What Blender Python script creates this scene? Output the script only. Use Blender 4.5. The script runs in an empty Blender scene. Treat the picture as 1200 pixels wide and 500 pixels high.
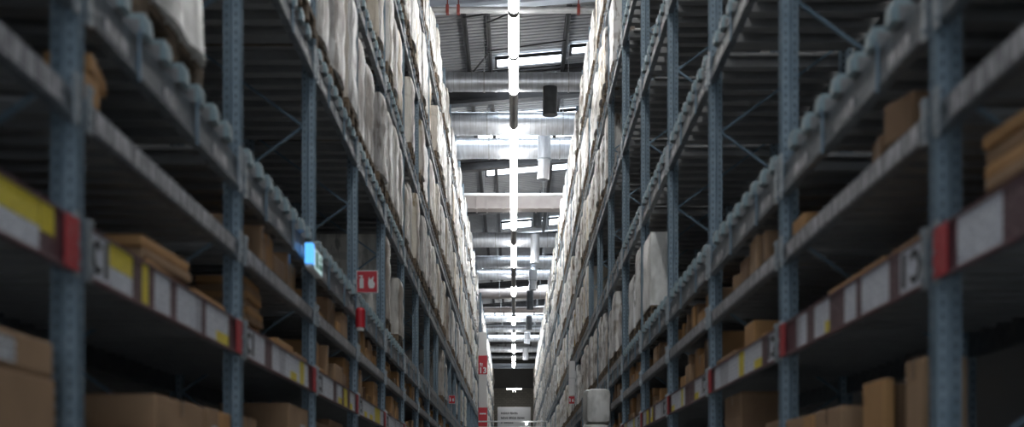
import bpy, bmesh, math, random
from mathutils import Vector, Matrix, noise

random.seed(7)
R = random.Random(11)
C = bpy.context.scene.collection
EYE = 1.5          # eye height; heights written h are above the eye
W = 1.5            # half width of the aisle
DEPTH = 1.1        # rack depth
BAY = 2.8
Y0 = {-1: 4.69, 1: 4.85}
NB = 36
ORD = ("first second third fourth fifth sixth seventh eighth ninth tenth eleventh twelfth thirteenth fourteenth fifteenth sixteenth "
       "seventeenth eighteenth nineteenth twentieth twenty-first twenty-second twenty-third twenty-fourth twenty-fifth twenty-sixth "
       "twenty-seventh twenty-eighth twenty-ninth thirtieth thirty-first thirty-second thirty-third thirty-fourth thirty-fifth "
       "thirty-sixth thirty-seventh thirty-eighth thirty-ninth").split()
ROW = {-1: 'row with the fire sign', 1: 'row opposite the fire sign'}
ROWS = {-1: 'fire sign row', 1: 'row opposite the fire sign'}

# ------------------------------------------------------------------ materials
def mat(name, col, rough=.5, metal=0.0, spec=.5, emit=None, estr=0):
    m = bpy.data.materials.new(name); m.use_nodes = True
    b = m.node_tree.nodes['Principled BSDF']
    b.inputs['Base Color'].default_value = (*col, 1)
    b.inputs['Roughness'].default_value = rough
    b.inputs['Metallic'].default_value = metal
    b.inputs['Specular IOR Level'].default_value = spec
    if emit:
        b.inputs['Emission Color'].default_value = (*emit, 1)
        b.inputs['Emission Strength'].default_value = estr
    return m

class NT:
    def __init__(s, m):
        s.t = m.node_tree; s.n = s.t.nodes; s.l = s.t.links; s.b = s.n['Principled BSDF']
    def new(s, typ, **kw):
        n = s.n.new(typ)
        for k, v in kw.items(): setattr(n, k, v)
        return n
    def link(s, a, b): s.l.new(a, b)
    def math(s, op, a, b=None, c=None):
        n = s.n.new('ShaderNodeMath'); n.operation = op
        for i, v in enumerate((a, b, c)):
            if v is None: continue
            if isinstance(v, (int, float)): n.inputs[i].default_value = v
            else: s.l.new(v, n.inputs[i])
        return n.outputs[0]
    def ramp(s, fac, stops):
        n = s.n.new('ShaderNodeValToRGB'); cr = n.color_ramp
        while len(cr.elements) < len(stops): cr.elements.new(.5)
        for e, (p, c) in zip(cr.elements, stops): e.position = p; e.color = (*c, 1)
        s.l.new(fac, n.inputs[0]); return n.outputs[0]
    def mix(s, fac, a, b):
        n = s.n.new('ShaderNodeMix'); n.data_type = 'RGBA'
        if isinstance(fac, (int, float)): n.inputs[0].default_value = fac
        else: s.l.new(fac, n.inputs[0])
        for i, v in ((6, a), (7, b)):
            if isinstance(v, tuple): n.inputs[i].default_value = (*v, 1)
            else: s.l.new(v, n.inputs[i])
        return n.outputs[2]
    def noise(s, vec, scale, detail=3, rough=.5):
        n = s.n.new('ShaderNodeTexNoise'); n.inputs['Scale'].default_value = scale
        n.inputs['Detail'].default_value = detail; n.inputs['Roughness'].default_value = rough
        if vec is not None: s.l.new(vec, n.inputs['Vector'])
        return n.outputs[0]
    def obj(s): return s.new('ShaderNodeTexCoord').outputs['Object']
    def mapping(s, vec, scale):
        n = s.new('ShaderNodeMapping'); n.inputs['Scale'].default_value = scale; s.l.new(vec, n.inputs[0]); return n.outputs[0]
    def bump(s, h, strength=.3, dist=.02):
        n = s.new('ShaderNodeBump'); n.inputs['Strength'].default_value = strength; n.inputs['Distance'].default_value = dist
        s.l.new(h, n.inputs['Height']); s.l.new(n.outputs[0], s.b.inputs['Normal'])
    def sep(s, vec):
        n = s.new('ShaderNodeSeparateXYZ'); s.l.new(vec, n.inputs[0]); return n.outputs
    def rnd(s):
        a = s.new('ShaderNodeObjectInfo').outputs['Random']; b = s.new('ShaderNodeNewGeometry').outputs['Random Per Island']
        return s.math('FRACT', s.math('ADD', a, b))

def m_noisy(name, a, b, scale, rough=.6, metal=0, bump=0, stretch=(1, 1, 1), spec=.5):
    m = mat(name, a, rough, metal, spec); t = NT(m)
    v = t.mapping(t.obj(), stretch); f = t.noise(v, scale, 4)
    t.link(t.ramp(f, [(.3, a), (.7, b)]), t.b.inputs['Base Color'])
    if bump: t.bump(f, bump)
    return m

def m_post():
    m = mat('blue_upright_steel', (.15, .24, .33), .42, .25); t = NT(m)
    o = t.obj(); x, y, z = t.sep(o); g = t.new('ShaderNodeNewGeometry')
    nx, ny, nz = t.sep(g.outputs['Normal'])
    zm = t.math('LESS_THAN', t.math('ABSOLUTE', t.math('SUBTRACT', t.math('FRACT', t.math('DIVIDE', z, .05)), .5)), .24)
    ax = t.math('ABSOLUTE', x)
    def band(v, c, w): return t.math('LESS_THAN', t.math('ABSOLUTE', t.math('SUBTRACT', v, c)), w)
    fy = t.math('GREATER_THAN', t.math('ABSOLUTE', ny), .5); fx = t.math('GREATER_THAN', t.math('ABSOLUTE', nx), .5)
    a = t.math('MULTIPLY', fy, t.math('MAXIMUM', band(ax, .025, .005), band(ax, .08, .005)))
    b = t.math('MULTIPLY', fx, t.math('MAXIMUM', band(y, .028, .005), band(y, .062, .005)))
    mask = t.math('MULTIPLY', zm, t.math('MAXIMUM', a, b))
    n = t.noise(o, 9, 4)
    base = t.ramp(n, [(.3, (.17, .235, .29)), (.75, (.25, .325, .385))])
    t.link(t.mix(mask, base, (.05, .065, .08)), t.b.inputs['Base Color'])
    return m

def m_wrap():
    m = mat('stretch_film_load', (.7, .68, .65), .32, 0, .5); t = NT(m)
    o = t.obj(); r = t.rnd()
    v = t.mapping(o, (7, 7, 1.6)); f = t.noise(v, 1.6, 5, .62)
    v2 = t.mapping(o, (1, 1, 3.4)); f2 = t.noise(v2, 1.4, 2)
    lo = t.ramp(r, [(0, (.30, .26, .22)), (.15, (.16, .10, .06)), (.3, (.42, .41, .40)), (.42, (.09, .065, .05)), (.55, (.36, .32, .28)), (.66, (.20, .13, .08)), (.8, (.40, .38, .35)), (.92, (.40, .26, .08)), (1, (.22, .21, .2))])
    hi = t.ramp(r, [(0, (.90, .90, .90)), (.2, (.84, .81, .76)), (.4, (.92, .93, .94)), (.6, (.62, .55, .47)), (.72, (.92, .92, .92)), (.9, (.82, .75, .62)), (1, (.9, .91, .93))])
    f3 = t.noise(t.mapping(o, (2.5, 2.5, .5)), 1.3, 2)
    c = t.mix(t.ramp(f, [(.38, (0, 0, 0)), (.48, (1, 1, 1))]), lo, hi)
    c = t.mix(t.ramp(f2, [(.54, (0, 0, 0)), (.66, (.6, .6, .6))]), c, lo)
    c = t.mix(t.ramp(f3, [(.57, (0, 0, 0)), (.65, (.7, .7, .7))]), c, lo)
    t.link(c, t.b.inputs['Base Color'])
    t.bump(f, .5, .04)
    return m

def m_bale():
    m = mat('white_bale_film', (.75, .75, .73), .28, 0, .5); t = NT(m)
    o = t.obj(); f = t.noise(t.mapping(o, (4, 4, 2)), 2.2, 4)
    t.link(t.ramp(f, [(.35, (.66, .66, .63)), (.6, (.95, .95, .93))]), t.b.inputs['Base Color'])
    t.bump(f, .4, .03)
    return m

def m_card(name, paper, ink, amount=.52):
    """printed price card: rows of small print on coloured paper"""
    m = mat(name, paper, .45); t = NT(m)
    o = t.obj(); x, y, z = t.sep(o)
    rows = t.math('LESS_THAN', t.math('FRACT', t.math('MULTIPLY', z, 38)), .45)
    wv = t.noise(t.mapping(o, (0, 60, 38)), 1.3, 1)
    words = t.math('GREATER_THAN', wv, amount)
    t.link(t.mix(t.math('MULTIPLY', rows, words), paper, ink), t.b.inputs['Base Color'])
    return m

def m_duct():
    m = mat('galvanised_duct', (.62, .64, .67), .42, .8); t = NT(m)
    o = t.obj(); x, y, z = t.sep(o)
    seam = t.math('LESS_THAN', t.math('FRACT', t.math('MULTIPLY', x, 7)), .12)
    f = t.noise(t.mapping(o, (5, 1.2, 1.2)), 2.5, 4)
    base = t.ramp(f, [(.3, (.54, .56, .6)), (.7, (.74, .77, .82))])
    t.link(t.mix(seam, base, (.55, .57, .6)), t.b.inputs['Base Color'])
    t.bump(seam, .3, .01)
    return m

def m_brick():
    m = mat('grey_block_wall', (.13, .125, .11), .85); t = NT(m)
    o = t.obj(); b = t.new('ShaderNodeTexBrick')
    sw = t.new('ShaderNodeMapping'); sw.inputs['Rotation'].default_value = (math.pi/2, 0, 0); t.link(o, sw.inputs[0]); t.link(sw.outputs[0], b.inputs['Vector'])
    b.inputs['Color1'].default_value = (.20, .19, .165, 1); b.inputs['Color2'].default_value = (.235, .225, .195, 1); b.inputs['Mortar'].default_value = (.13, .13, .115, 1)
    b.inputs['Scale'].default_value = 1.6
    t.link(b.outputs[0], t.b.inputs['Base Color'])
    return m

def m_strip():
    m = mat('barcode_strip', (.6, .6, .62), .4); t = NT(m); o = t.obj()
    f = t.noise(t.mapping(o, (0, 14, 3)), 1.5, 4, .7)
    t.link(t.ramp(f, [(.40, (.10, .10, .115)), (.5, (.27, .275, .30)), (.6, (.62, .62, .66))]), t.b.inputs['Base Color'])
    return m

M = dict(
    post=m_post(),
    brace=m_noisy('blue_brace_steel', (.16, .23, .30), (.22, .31, .38), 6, .45, .3),
    beam=m_noisy('galvanised_beam', (.105, .12, .137), (.21, .235, .26), 14, .42, .35),
    bar=m_noisy('deck_bar_steel', (.27, .275, .28), (.32, .325, .33), 8, .7, .0),
    nose=m_noisy('lamplit_bar_end', (.26, .36, .40), (.36, .46, .50), 8, .4, .2),  # bar ends coloured lighter than the bars to look lit by the lamps
    connector=m_noisy('zinc_connector', (.32, .36, .39), (.45, .48, .5), 20, .35, .6),
    rail=m_noisy('maroon_card_rail', (.10, .045, .055), (.15, .06, .07), 12, .5),
    white=m_card('white_price_card', (.78, .81, .88), (.22, .24, .32), .53),
    grey=m_card('grey_price_card', (.55, .57, .63), (.2, .2, .25), .5),
    yellow=m_card('yellow_price_card', (.85, .70, .06), (.4, .32, .04), .6),
    dark=m_card('maroon_price_card', (.10, .045, .055), (.35, .25, .26), .58),
    red=m_card('red_end_card', (.50, .035, .045), (.60, .25, .25), .62),
    strip=m_strip(),
    ink=mat('black_ink', (.02, .02, .025), .5),
    box=m_noisy('brown_cardboard', (.34, .215, .125), (.42, .27, .16), 5, .75, 0, .05),
    box2=m_noisy('orange_cardboard', (.46, .25, .10), (.54, .31, .14), 5, .75, 0, .05),
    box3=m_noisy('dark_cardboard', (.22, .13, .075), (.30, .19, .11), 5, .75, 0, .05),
    tape=m_noisy('packing_tape', (.22, .14, .08), (.27, .17, .1), 8, .35),
    label=m_card('white_box_label', (.6, .62, .66), (.08, .08, .1), .5),
    wood=m_noisy('pallet_wood', (.07, .055, .042), (.24, .17, .11), 6, .8, 0, .2, (1, 1, 4)),
    wrap=m_wrap(), bale=m_bale(),
    duct=m_duct(),
    bduct=m_noisy('primed_duct', (.36, .31, .29), (.45, .40, .38), 2, .5, .35),
    dduct=m_noisy('dark_nozzle_steel', (.045, .047, .05), (.08, .085, .09), 4, .3, .7),
    girder=m_noisy('dark_girder_paint', (.028, .028, .03), (.045, .045, .048), 3, .5, .2),
    lgirder=m_noisy('pale_girder', (.48, .54, .62), (.56, .62, .7), 2, .4, .2),
    pipe=m_noisy('grey_pipe', (.36, .37, .38), (.5, .51, .52), 4, .4, .4),
    deck=m_noisy('grey_roof_sheet', (.27, .28, .295), (.35, .36, .375), 1.5, .5, .15),
    sky=mat('real_and_added_rooflight', (.8, .85, .9), .4, 0, .5, (.80, .90, 1.0), 4.5),
    lamp=mat('lit_diffuser', (.9, .9, .9), .4, 0, .5, (1.0, .995, .98), 14.0),
    endlamp=mat('lit_wing_panel', (.9, .9, .9), .4, 0, .5, (1, .98, .95), 12.0),
    off=m_noisy('unlit_diffuser', (.10, .09, .085), (.14, .125, .115), 3, .4),
    housing=m_noisy('lamp_housing', (.22, .22, .22), (.3, .3, .3), 3, .4, .3),
    floor=m_noisy('polished_concrete', (.44, .44, .43), (.52, .52, .51), .8, .45),
    wall=m_noisy('added_wall_grey', (.56, .56, .56), (.62, .62, .62), .7, .8),  # added rack backing, pale so it lifts the dark bays
    endwall=m_noisy('dark_upper_wall', (.045, .045, .043), (.06, .06, .057), .8, .8),
    brick=m_brick(),
    cream=m_noisy('white_column_paint', (.62, .60, .58), (.7, .68, .66), 1, .5),
    clamp=m_noisy('dark_red_clamp', (.16, .03, .025), (.22, .04, .03), 4, .5),
    redpaint=m_noisy('red_sign_paint', (.52, .02, .035), (.60, .03, .045), 2, .4),
    signwhite=mat('white_sign_print', (.78, .78, .78), .4),
    board=m_noisy('pale_notice_board', (.62, .64, .67), (.68, .7, .73), 1, .5),
    steelwhite=mat('white_barrier_paint', (.7, .7, .7), .4),
    cyan=mat('lit_blue_edge', (.05, .3, .7), .3, 0, .5, (.10, .42, 1.0), .75),
    green=mat('green_sign_print', (.05, .28, .14), .4),
    glow=mat('pale_lit_face', (.5, .6, .6), .4, 0, .5, (.5, .72, .75), .35),
    yel=m_noisy('yellow_strap', (.7, .45, .03), (.75, .5, .05), 4, .5),
)

# ------------------------------------------------------------------ mesh helpers
def box(bm, x0, x1, y0, y1, z0, z1, bev=0):
    r = bmesh.ops.create_cube(bm, size=1.0)
    vs = r['verts']
    bmesh.ops.scale(bm, vec=(abs(x1-x0), abs(y1-y0), abs(z1-z0)), verts=vs)
    bmesh.ops.translate(bm, vec=((x0+x1)/2, (y0+y1)/2, (z0+z1)/2), verts=vs)
    if bev:
        es = list({e for v in vs for e in v.link_edges})
        bmesh.ops.bevel(bm, geom=es, offset=bev, segments=2, affect='EDGES', profile=.6)

def prism(bm, pts, axis, a, b):
    """extrude a 2-D outline along axis ('x','y','z') from a to b"""
    def P(u, v, w): return {'x': (w, u, v), 'y': (u, w, v), 'z': (u, v, w)}[axis]
    lo = [bm.verts.new(P(u, v, a)) for u, v in pts]; hi = [bm.verts.new(P(u, v, b)) for u, v in pts]
    n = len(pts)
    for i in range(n): bm.faces.new((lo[i], lo[(i+1) % n], hi[(i+1) % n], hi[i]))
    bm.faces.new(lo); bm.faces.new(hi)

def bar(bm, p, q, w, h=None):
    """a square bar from p to q"""
    p, q = Vector(p), Vector(q); d = q-p; L = d.length; h = h or w
    r = bmesh.ops.create_cube(bm, size=1.0)['verts']
    bmesh.ops.scale(bm, vec=(w, h, L), verts=r)
    rot = d.to_track_quat('Z', 'Y').to_matrix()
    bmesh.ops.rotate(bm, cent=(0, 0, 0), matrix=rot, verts=r)
    bmesh.ops.translate(bm, vec=(p+q)/2, verts=r)

def tube(bm, p, q, r, seg=20, r2=None):
    p, q = Vector(p), Vector(q); d = q-p
    v = bmesh.ops.create_cone(bm, cap_ends=True, segments=seg, radius1=r, radius2=r if r2 is None else r2, depth=d.length)['verts']
    bmesh.ops.rotate(bm, cent=(0, 0, 0), matrix=d.to_track_quat('Z', 'Y').to_matrix(), verts=v)
    bmesh.ops.translate(bm, vec=(p+q)/2, verts=v)

def mesh(name, fn, m, smooth=False):
    bm = bmesh.new(); fn(bm)
    bmesh.ops.recalc_face_normals(bm, faces=bm.faces[:])
    me = bpy.data.meshes.new(name); bm.to_mesh(me); bm.free()
    me.materials.append(m)
    if smooth:
        me.polygons.foreach_set('use_smooth', [True]*len(me.polygons))
        try: me.set_sharp_from_angle(angle=math.radians(40))
        except Exception: pass
    return me

CACHE = {}
def cached(key, name, fn, m, smooth=False):
    if key not in CACHE: CACHE[key] = mesh(name, fn, m, smooth)
    return CACHE[key]

def put(name, me, parent=None, loc=(0, 0, 0), rot=(0, 0, 0), label=None):
    o = bpy.data.objects.new(name, me); C.objects.link(o)
    if parent is not None: o.parent = parent
    o.location = loc; o.rotation_euler = rot
    if label: o['label'] = label
    return o

def tag(o, label, cat, group=None, kind=None):
    o['label'] = label; o['category'] = cat
    if group: o['group'] = group
    if kind: o['kind'] = kind
    return o

def thing(name, label, cat, loc=(0, 0, 0), rz=0, group=None):
    o = bpy.data.objects.new(name, None); C.objects.link(o)
    o.location = loc; o.rotation_euler = (0, 0, rz); o.empty_display_size = .1
    return tag(o, label, cat, group)

def struct(name, fn, m, label=None):
    o = put(name, mesh(name, fn, m)); o['kind'] = 'structure'
    if label: o['label'] = label
    return o

# ------------------------------------------------------------------ the hall
XW = W+DEPTH+.25
YEND = 106.0
ROOF = EYE+11.2
def roofz(x): return ROOF+.085*x
struct('floor', lambda bm: box(bm, -XW-.2, XW+.2, -8, YEND+.3, -.2, 0), M['floor'])
struct('wall_added_left', lambda bm: box(bm, -XW-.2, -XW, -8, YEND+.3, 0, ROOF+.6), M['wall'])  # added backing wall, shuts light out of the rack bays
struct('wall_added_right', lambda bm: box(bm, XW, XW+.2, -8, YEND+.3, 0, ROOF+.6), M['wall'])  # same added backing behind the other row
struct('wall_back', lambda bm: box(bm, -XW, XW, YEND, YEND+.2, 0, EYE+8.15), M['brick'])
struct('wall_back_upper', lambda bm: box(bm, -XW, XW, YEND, YEND+.2, EYE+8.15, ROOF+.4), M['endwall'])
struct('trim_1', lambda bm: box(bm, -XW, XW, YEND-.06, YEND, EYE+8.1, EYE+8.2), M['girder'])

# roof sheeting with ribs running across the hall, open where the rooflights sit
SKY = [(-.45, 1.25, 34.85, 35.6), (1.45, 2.3, 34.4, 35.0), (-.5, .75, 56.0, 57.4), (.95, 1.2, 56.0, 57.4), (1.45, 1.9, 56.0, 57.4),
       (-1.9, 2.2, 36.9, 38.2), (-1.2, 2.2, 40.2, 43.2), (-.95, 2.2, 45.5, 47.6), (-1.6, 2.2, 59.0, 60.5), (-1.6, 2.4, 65.0, 67.0), (-1.6, 2.4, 73.5, 76), (-1.8, 2.4, 83, 86)]  # mostly extra rooflights, added to light the duct tops and roof
def roof(bm):
    prof = []
    p = .22
    y = -8.0
    while y < YEND:
        prof += [(y, 0), (y+.13, 0), (y+.155, .06), (y+.195, .06)]
        y += p
    lo = [];
    for yy, dz in prof:
        a = bm.verts.new((-XW-.1, yy, roofz(-XW-.1)+dz)); b = bm.verts.new((XW+.1, yy, roofz(XW+.1)+dz)); lo.append((a, b))
    for (a, b), (c, d) in zip(lo, lo[1:]): bm.faces.new((a, b, d, c))
    y1 = prof[-1][0]
    t = [bm.verts.new(v) for v in ((-XW-.1, -8, roofz(-XW)+.3), (XW+.1, -8, roofz(XW)+.3), (XW+.1, y1, roofz(XW)+.3), (-XW-.1, y1, roofz(-XW)+.3))]
    bm.faces.new(t)
struct('ceiling', roof, M['deck'])
for i, (x0, x1, ya, yb) in enumerate(SKY):  # real and added rooflights alike
    o = thing('rooflight', '', 'rooflight', (0, 0, 0))
    del o['label'], o['category']; o['kind'] = 'structure'; o.name = 'window_%d' % (i+1)
    def pane(bm):
        v = []
        for x, y in ((x0, ya), (x1, ya), (x1, yb), (x0, yb)): v.append((x, y, roofz(x)-.05))
        up = [bm.verts.new(p) for p in v]; dn = [bm.verts.new((p[0], p[1], p[2]-.03)) for p in v]
        bm.faces.new(up); bm.faces.new(dn)
        for k in range(4): bm.faces.new((up[k], up[(k+1) % 4], dn[(k+1) % 4], dn[k]))
    put('pane', mesh('pane', pane, M['sky']), o)
    def frame(bm):
        for (p, q) in (((x0, ya), (x1, ya)), ((x0, yb), (x1, yb)), ((x0, ya), (x0, yb)), ((x1, ya), (x1, yb))):
            bar(bm, (p[0], p[1], roofz(p[0])-.08), (q[0], q[1], roofz(q[0])-.08), .06, .08)
    put('window_frame', mesh('window_frame', frame, M['girder']), o)

# roof beams: girders across, purlins along
def girder(bm, y, lo=10.3, H=.8):
    tilt = .085
    for dz, hh in ((0, .08), (H-.08, .08)):
        pts = [(-XW, lo+EYE+dz-tilt*XW), (XW, lo+EYE+dz+tilt*XW), (XW, lo+EYE+dz+hh+tilt*XW), (-XW, lo+EYE+dz+hh-tilt*XW)]
        prism(bm, pts, 'y', y-.16, y+.16)
    pts = [(-XW, lo+EYE+.08-tilt*XW), (XW, lo+EYE+.08+tilt*XW), (XW, lo+EYE+H-.08+tilt*XW), (-XW, lo+EYE+H-.08-tilt*XW)]
    prism(bm, pts, 'y', y-.03, y+.03)
GY = [21.5, 28.9, 35.9, 44.3, 51.2, 63.2, 70.2, 78.0, 87.0, 96.5]
for i, y in enumerate(GY):
    o = put('roof_girder', mesh('roof_girder', lambda bm: girder(bm, y, *((10.3, .8) if i < 3 else (10.55, .34))), M['lgirder'] if i == 1 else M['girder']))  # second girder takes the pale colour
    o['kind'] = 'structure'
for x in (-1.15, -.6, 1.27, 2.1, -2.2):
    def pur(bm):
        z = roofz(x)-.06
        box(bm, x-.05, x+.05, -8, YEND, z-.2, z-.17); box(bm, x-.05, x+.05, -8, YEND, z-.03, z); box(bm, x-.012, x+.012, -8, YEND, z-.2, z)
    o = put('roof_purlin', mesh('roof_purlin', pur, M['girder'])); o['kind'] = 'structure'
def xbr(bm):
    for (a, b) in (((-.6, 31.5), (1.27, 29.6)), ((-1.15, 35.4), (-.6, 33.6)), ((-.6, 33.5), (1.27, 33.2)), ((-1.15, 31.0), (1.27, 30.6))):
        bar(bm, (a[0], a[1], roofz(a[0])-.32), (b[0], b[1], roofz(b[0])-.32), .03)
o = put('roof_bracing', mesh('roof_bracing', xbr, M['girder'])); o['kind'] = 'structure'
o = put('wall_beam', mesh('wall_beam', lambda bm: (box(bm, -XW, XW, YEND-1.2, YEND-.9, EYE+9.55, EYE+9.62), box(bm, -XW, XW, YEND-1.2, YEND-.9, EYE+9.85, EYE+9.92), box(bm, -XW, XW, YEND-1.08, YEND-1.02, EYE+9.6, EYE+9.87)), M['lgirder'])); o['kind'] = 'structure'

o = put('roof_rail', mesh('roof_rail', lambda bm: box(bm, -.04, .04, 2, YEND-1.3, ROOF-.34, ROOF-.27), M['girder'])); o['kind'] = 'structure'
# ------------------------------------------------------------------ ventilation ducts
DH = 9.75
DUCTS = [(96, .225, 'duct'), (145, .30, 'duct'), (174, .285, 'duct'), (281, .28, 'duct'), (307, .26, 'duct'), (321.5, .235, 'duct'),
         (344, .25, 'bduct'), (363, .16, 'bduct'), (373, .2, 'duct'), (385, .2, 'duct'), (396, .22, 'duct'), (409, .2, 'duct'), (418, .16, 'duct')]
LBLD = ['silver round air duct across the ceiling, nearest to the lens of the big ones', 'silver round air duct with a bright white top, second across the ceiling',
        'silver round air duct carrying the shiny two-piece nozzle', 'silver round duct just beyond the flat brown duct', 'silver round duct with pale top, second beyond the flat duct',
        'slim silver round duct just before the brown round duct', 'brown round duct crossing beyond the unlit lamp', 'thin brown duct crossing deep in the hall',
        'small silver duct right behind the thin brown duct', 'small silver duct crossing above the white column top', 'silver duct crossing level with the white column top',
        'silver duct crossing just above the red 13 sign', 'thin silver duct furthest in, nearest the end wall']
for (py, r, mm), lb in zip(DUCTS, LBLD):
    y = DH*1600/(577-py)
    t = thing('air_duct', lb, 'duct', (0, y, EYE+DH), group='air ducts under the roof')
    put('duct_pipe', mesh('duct_pipe', lambda bm: tube(bm, (-XW+.05, 0, 0), (XW-.05, 0, 0), r, 32), M[mm], True), t)
    for x in (-1.5, -.42, 1.0, 2.1):
        put('joint_collar', mesh('joint_collar', lambda bm: tube(bm, (x-.03, 0, 0), (x+.03, 0, 0), r+.012, 32), M[mm], True), t)
    for x in (-.7, 1.3):
        put('hanger_rod', mesh('hanger_rod', lambda bm: (bar(bm, (x, 0, r), (x, 0, ROOF-EYE-DH-.3), .018), tube(bm, (x-.015, 0, 0), (x+.015, 0, 0), r+.018, 32)), M['pipe']), t)
y = DH*1600/(577-238)
t = thing('flat_air_duct', 'flat brown rectangular air duct with a pale pipe along its lower edge', 'duct', (0, y, EYE+DH))
put('duct_body', mesh('duct_body', lambda bm: box(bm, -XW+.05, XW-.05, -.3, .3, -.24, .24, .015), M['bduct']), t)
for x in (-1.25, -.9, -.35, .75, 1.3):
    put('joint_flange', mesh('joint_flange', lambda bm: box(bm, x-.02, x+.02, -.325, .325, -.265, .265), M['bduct']), t)
for x in (-1, 1):
    put('hanger_rod', mesh('hanger_rod', lambda bm: bar(bm, (x, 0, .24), (x, 0, ROOF-EYE-DH-.3), .02), M['pipe']), t)
t = thing('hanging_sprinkler_pipe', 'pale thin pipe hung just below and before the flat brown duct', 'pipe', (0, 43.6, EYE+9.52))
put('pipe_run', mesh('pipe_run', lambda bm: tube(bm, (-XW+.05, 0, 0), (XW-.05, 0, 0), .045, 14), M['steelwhite'], True), t)
for x in (-.3, .85): put('pipe_bracket', mesh('pipe_bracket', lambda bm: box(bm, x-.025, x+.025, -.03, .03, 0, .14), M['girder']), t)
t = thing('hanging_sprinkler_pipe', 'grey pipe with red clamps crossing the top of the view', 'pipe', (0, 27.4, EYE+9.68))
put('pipe_run', mesh('pipe_run', lambda bm: tube(bm, (-XW+.05, 0, 0), (XW-.05, 0, 0), .065, 16), M['pipe'], True), t)
for x in (-1.33, -1.11, 1.3):
    put('pipe_clamp', mesh('pipe_clamp', lambda bm: (box(bm, x-.03, x+.03, -.075, .075, -.08, .09), bar(bm, (x, 0, .1), (x, 0, 1.2), .025)), M['clamp']), t, label='red pipe clamp')
# downward air nozzles
NOZ = [(32.0, .85, .17, 8.84, 9.5, 'dduct', 0, 'black round air nozzle hanging under the nearest big duct'),
       (37.6, .84, .175, 8.62, 9.9, 'duct', 1, 'shiny silver two-piece air nozzle hanging from the third duct'),
       (47.0, .82, .15, 9.15, 9.9, 'dduct', 0, 'dark air nozzle against the rooflights beyond the flat duct'),
       (51.6, .80, .165, 8.67, 9.75, 'duct', 0, 'plain silver air nozzle above a two-piece silver one'),
       (57.5, .81, .175, 8.53, 9.43, 'duct', 1, 'silver two-piece air nozzle with a bright flange, deeper in the hall'),
       (66.0, .79, .165, 8.85, 9.75, 'dduct', 0, 'dark air nozzle under the brown round duct'),
       (75.5, .85, .17, 9.0, 9.75, 'dduct', 0, 'dark air nozzle above the small far silver nozzle'),
       (83.0, .83, .19, 9.05, 9.75, 'duct', 1, 'small silver air nozzle far down the hall'),
       (92.0, .80, .19, 8.95, 9.75, 'duct', 0, 'last small silver air nozzle before the end wall')]
for y, x, r, h0, h1, mm, two, lb in NOZ:
    t = thing('hanging_air_nozzle', lb, 'air nozzle', (x, y, EYE+h0), group='air nozzles under the ducts')
    H = h1-h0
    if two:
        s = H*.42
        put('lower_pipe', mesh('lower_pipe', lambda bm: tube(bm, (-.03, 0, 0), (0, 0, s), r*.94, 28), M[mm], True), t)
        put('flange', mesh('flange', lambda bm: tube(bm, (0, 0, s), (0, 0, s+.03), r*1.16, 28), M['connector'], True), t)
        put('upper_pipe', mesh('upper_pipe', lambda bm: (tube(bm, (0, 0, s+.03), (0, 0, H*.93), r, 28), tube(bm, (0, 0, H*.93), (0, 0, H+.06), r, 28, r*.55)), M[mm], True), t)
    else:
        put('nozzle_pipe', mesh('nozzle_pipe', lambda bm: tube(bm, (0, 0, .02), (0, 0, H), r, 28), M[mm], True), t)
        put('outlet_rim', mesh('outlet_rim', lambda bm: tube(bm, (0, 0, 0), (0, 0, .03), r*1.04, 28), M[mm], True), t)

# ------------------------------------------------------------------ strip lamps over the aisle
LH = 8.8
def lampz(py): return LH*1600/(577-py)
SEG = [(-172, -110, 0), (-108, -58, 1), (-56, 10.5, 1), (14, 63.6, 1), (64.6, 107, 1), (107.6, 145.5, 0), (146.5, 176.5, 1), (177.2, 203.5, 1), (204, 226.6, 1), (227.3, 250, 1), (250.5, 267, 1),
       (267.5, 283, 0), (284, 297.6, 1), (298, 311, 1), (311.4, 322, 0), (322.4, 333, 0), (334, 345, 1), (345.4, 356, 0), (356.4, 365, 0), (369, 379, 1), (388, 397, 1), (402, 412, 1), (416, 422, 1), (423, 429, 1)]
segs = [(lampz(a), lampz(b), on) for a, b, on in SEG]
y = segs[0][0]-.05
pre = []
while y > 2.5:
    pre.append((y-2.45, y, 1)); y -= 2.5
segs = pre[::-1]+segs
LAMPX = 0
n_on = n_off = 0
for i, (ya, yb, on) in enumerate(segs):
    L = yb-ya
    lb = ('lit white strip lamp over the aisle, %s in the lamp row' if on else 'unlit dark strip lamp over the aisle, %s in the lamp row') % ORD[i]
    t = thing('hanging_strip_lamp', lb, 'lamp', (LAMPX, ya, EYE+LH), group='strip lamps above the aisle')
    put('diffuser', mesh('diffuser', lambda bm: tube(bm, (0, .05, 0), (0, L-.05, 0), .098, 20), M['lamp' if on else 'off'], True), t)
    put('lamp_housing', mesh('lamp_housing', lambda bm: box(bm, -.03, .03, 0, L, .09, .13, .008), M['housing']), t)
    for yy in (.02, L-.02):
        put('end_cap', mesh('end_cap', lambda bm: tube(bm, (0, yy-.025, 0), (0, yy+.025, 0), .102, 20), M['housing']), t)
    wy = next((f*L for f in (.5, .3, .7, .15, .85) if all(abs(ya+f*L-DH*1600/(577-q[0])) > q[1]+.05 for q in DUCTS) and abs(ya+f*L-DH*1600/(577-238)) > .36), L*.5)
    put('suspension_wire', mesh('suspension_wire', lambda bm: bar(bm, (0, wy, .1), (0, wy, ROOF-EYE-LH-.34), .012), M['girder']), t)

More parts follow.
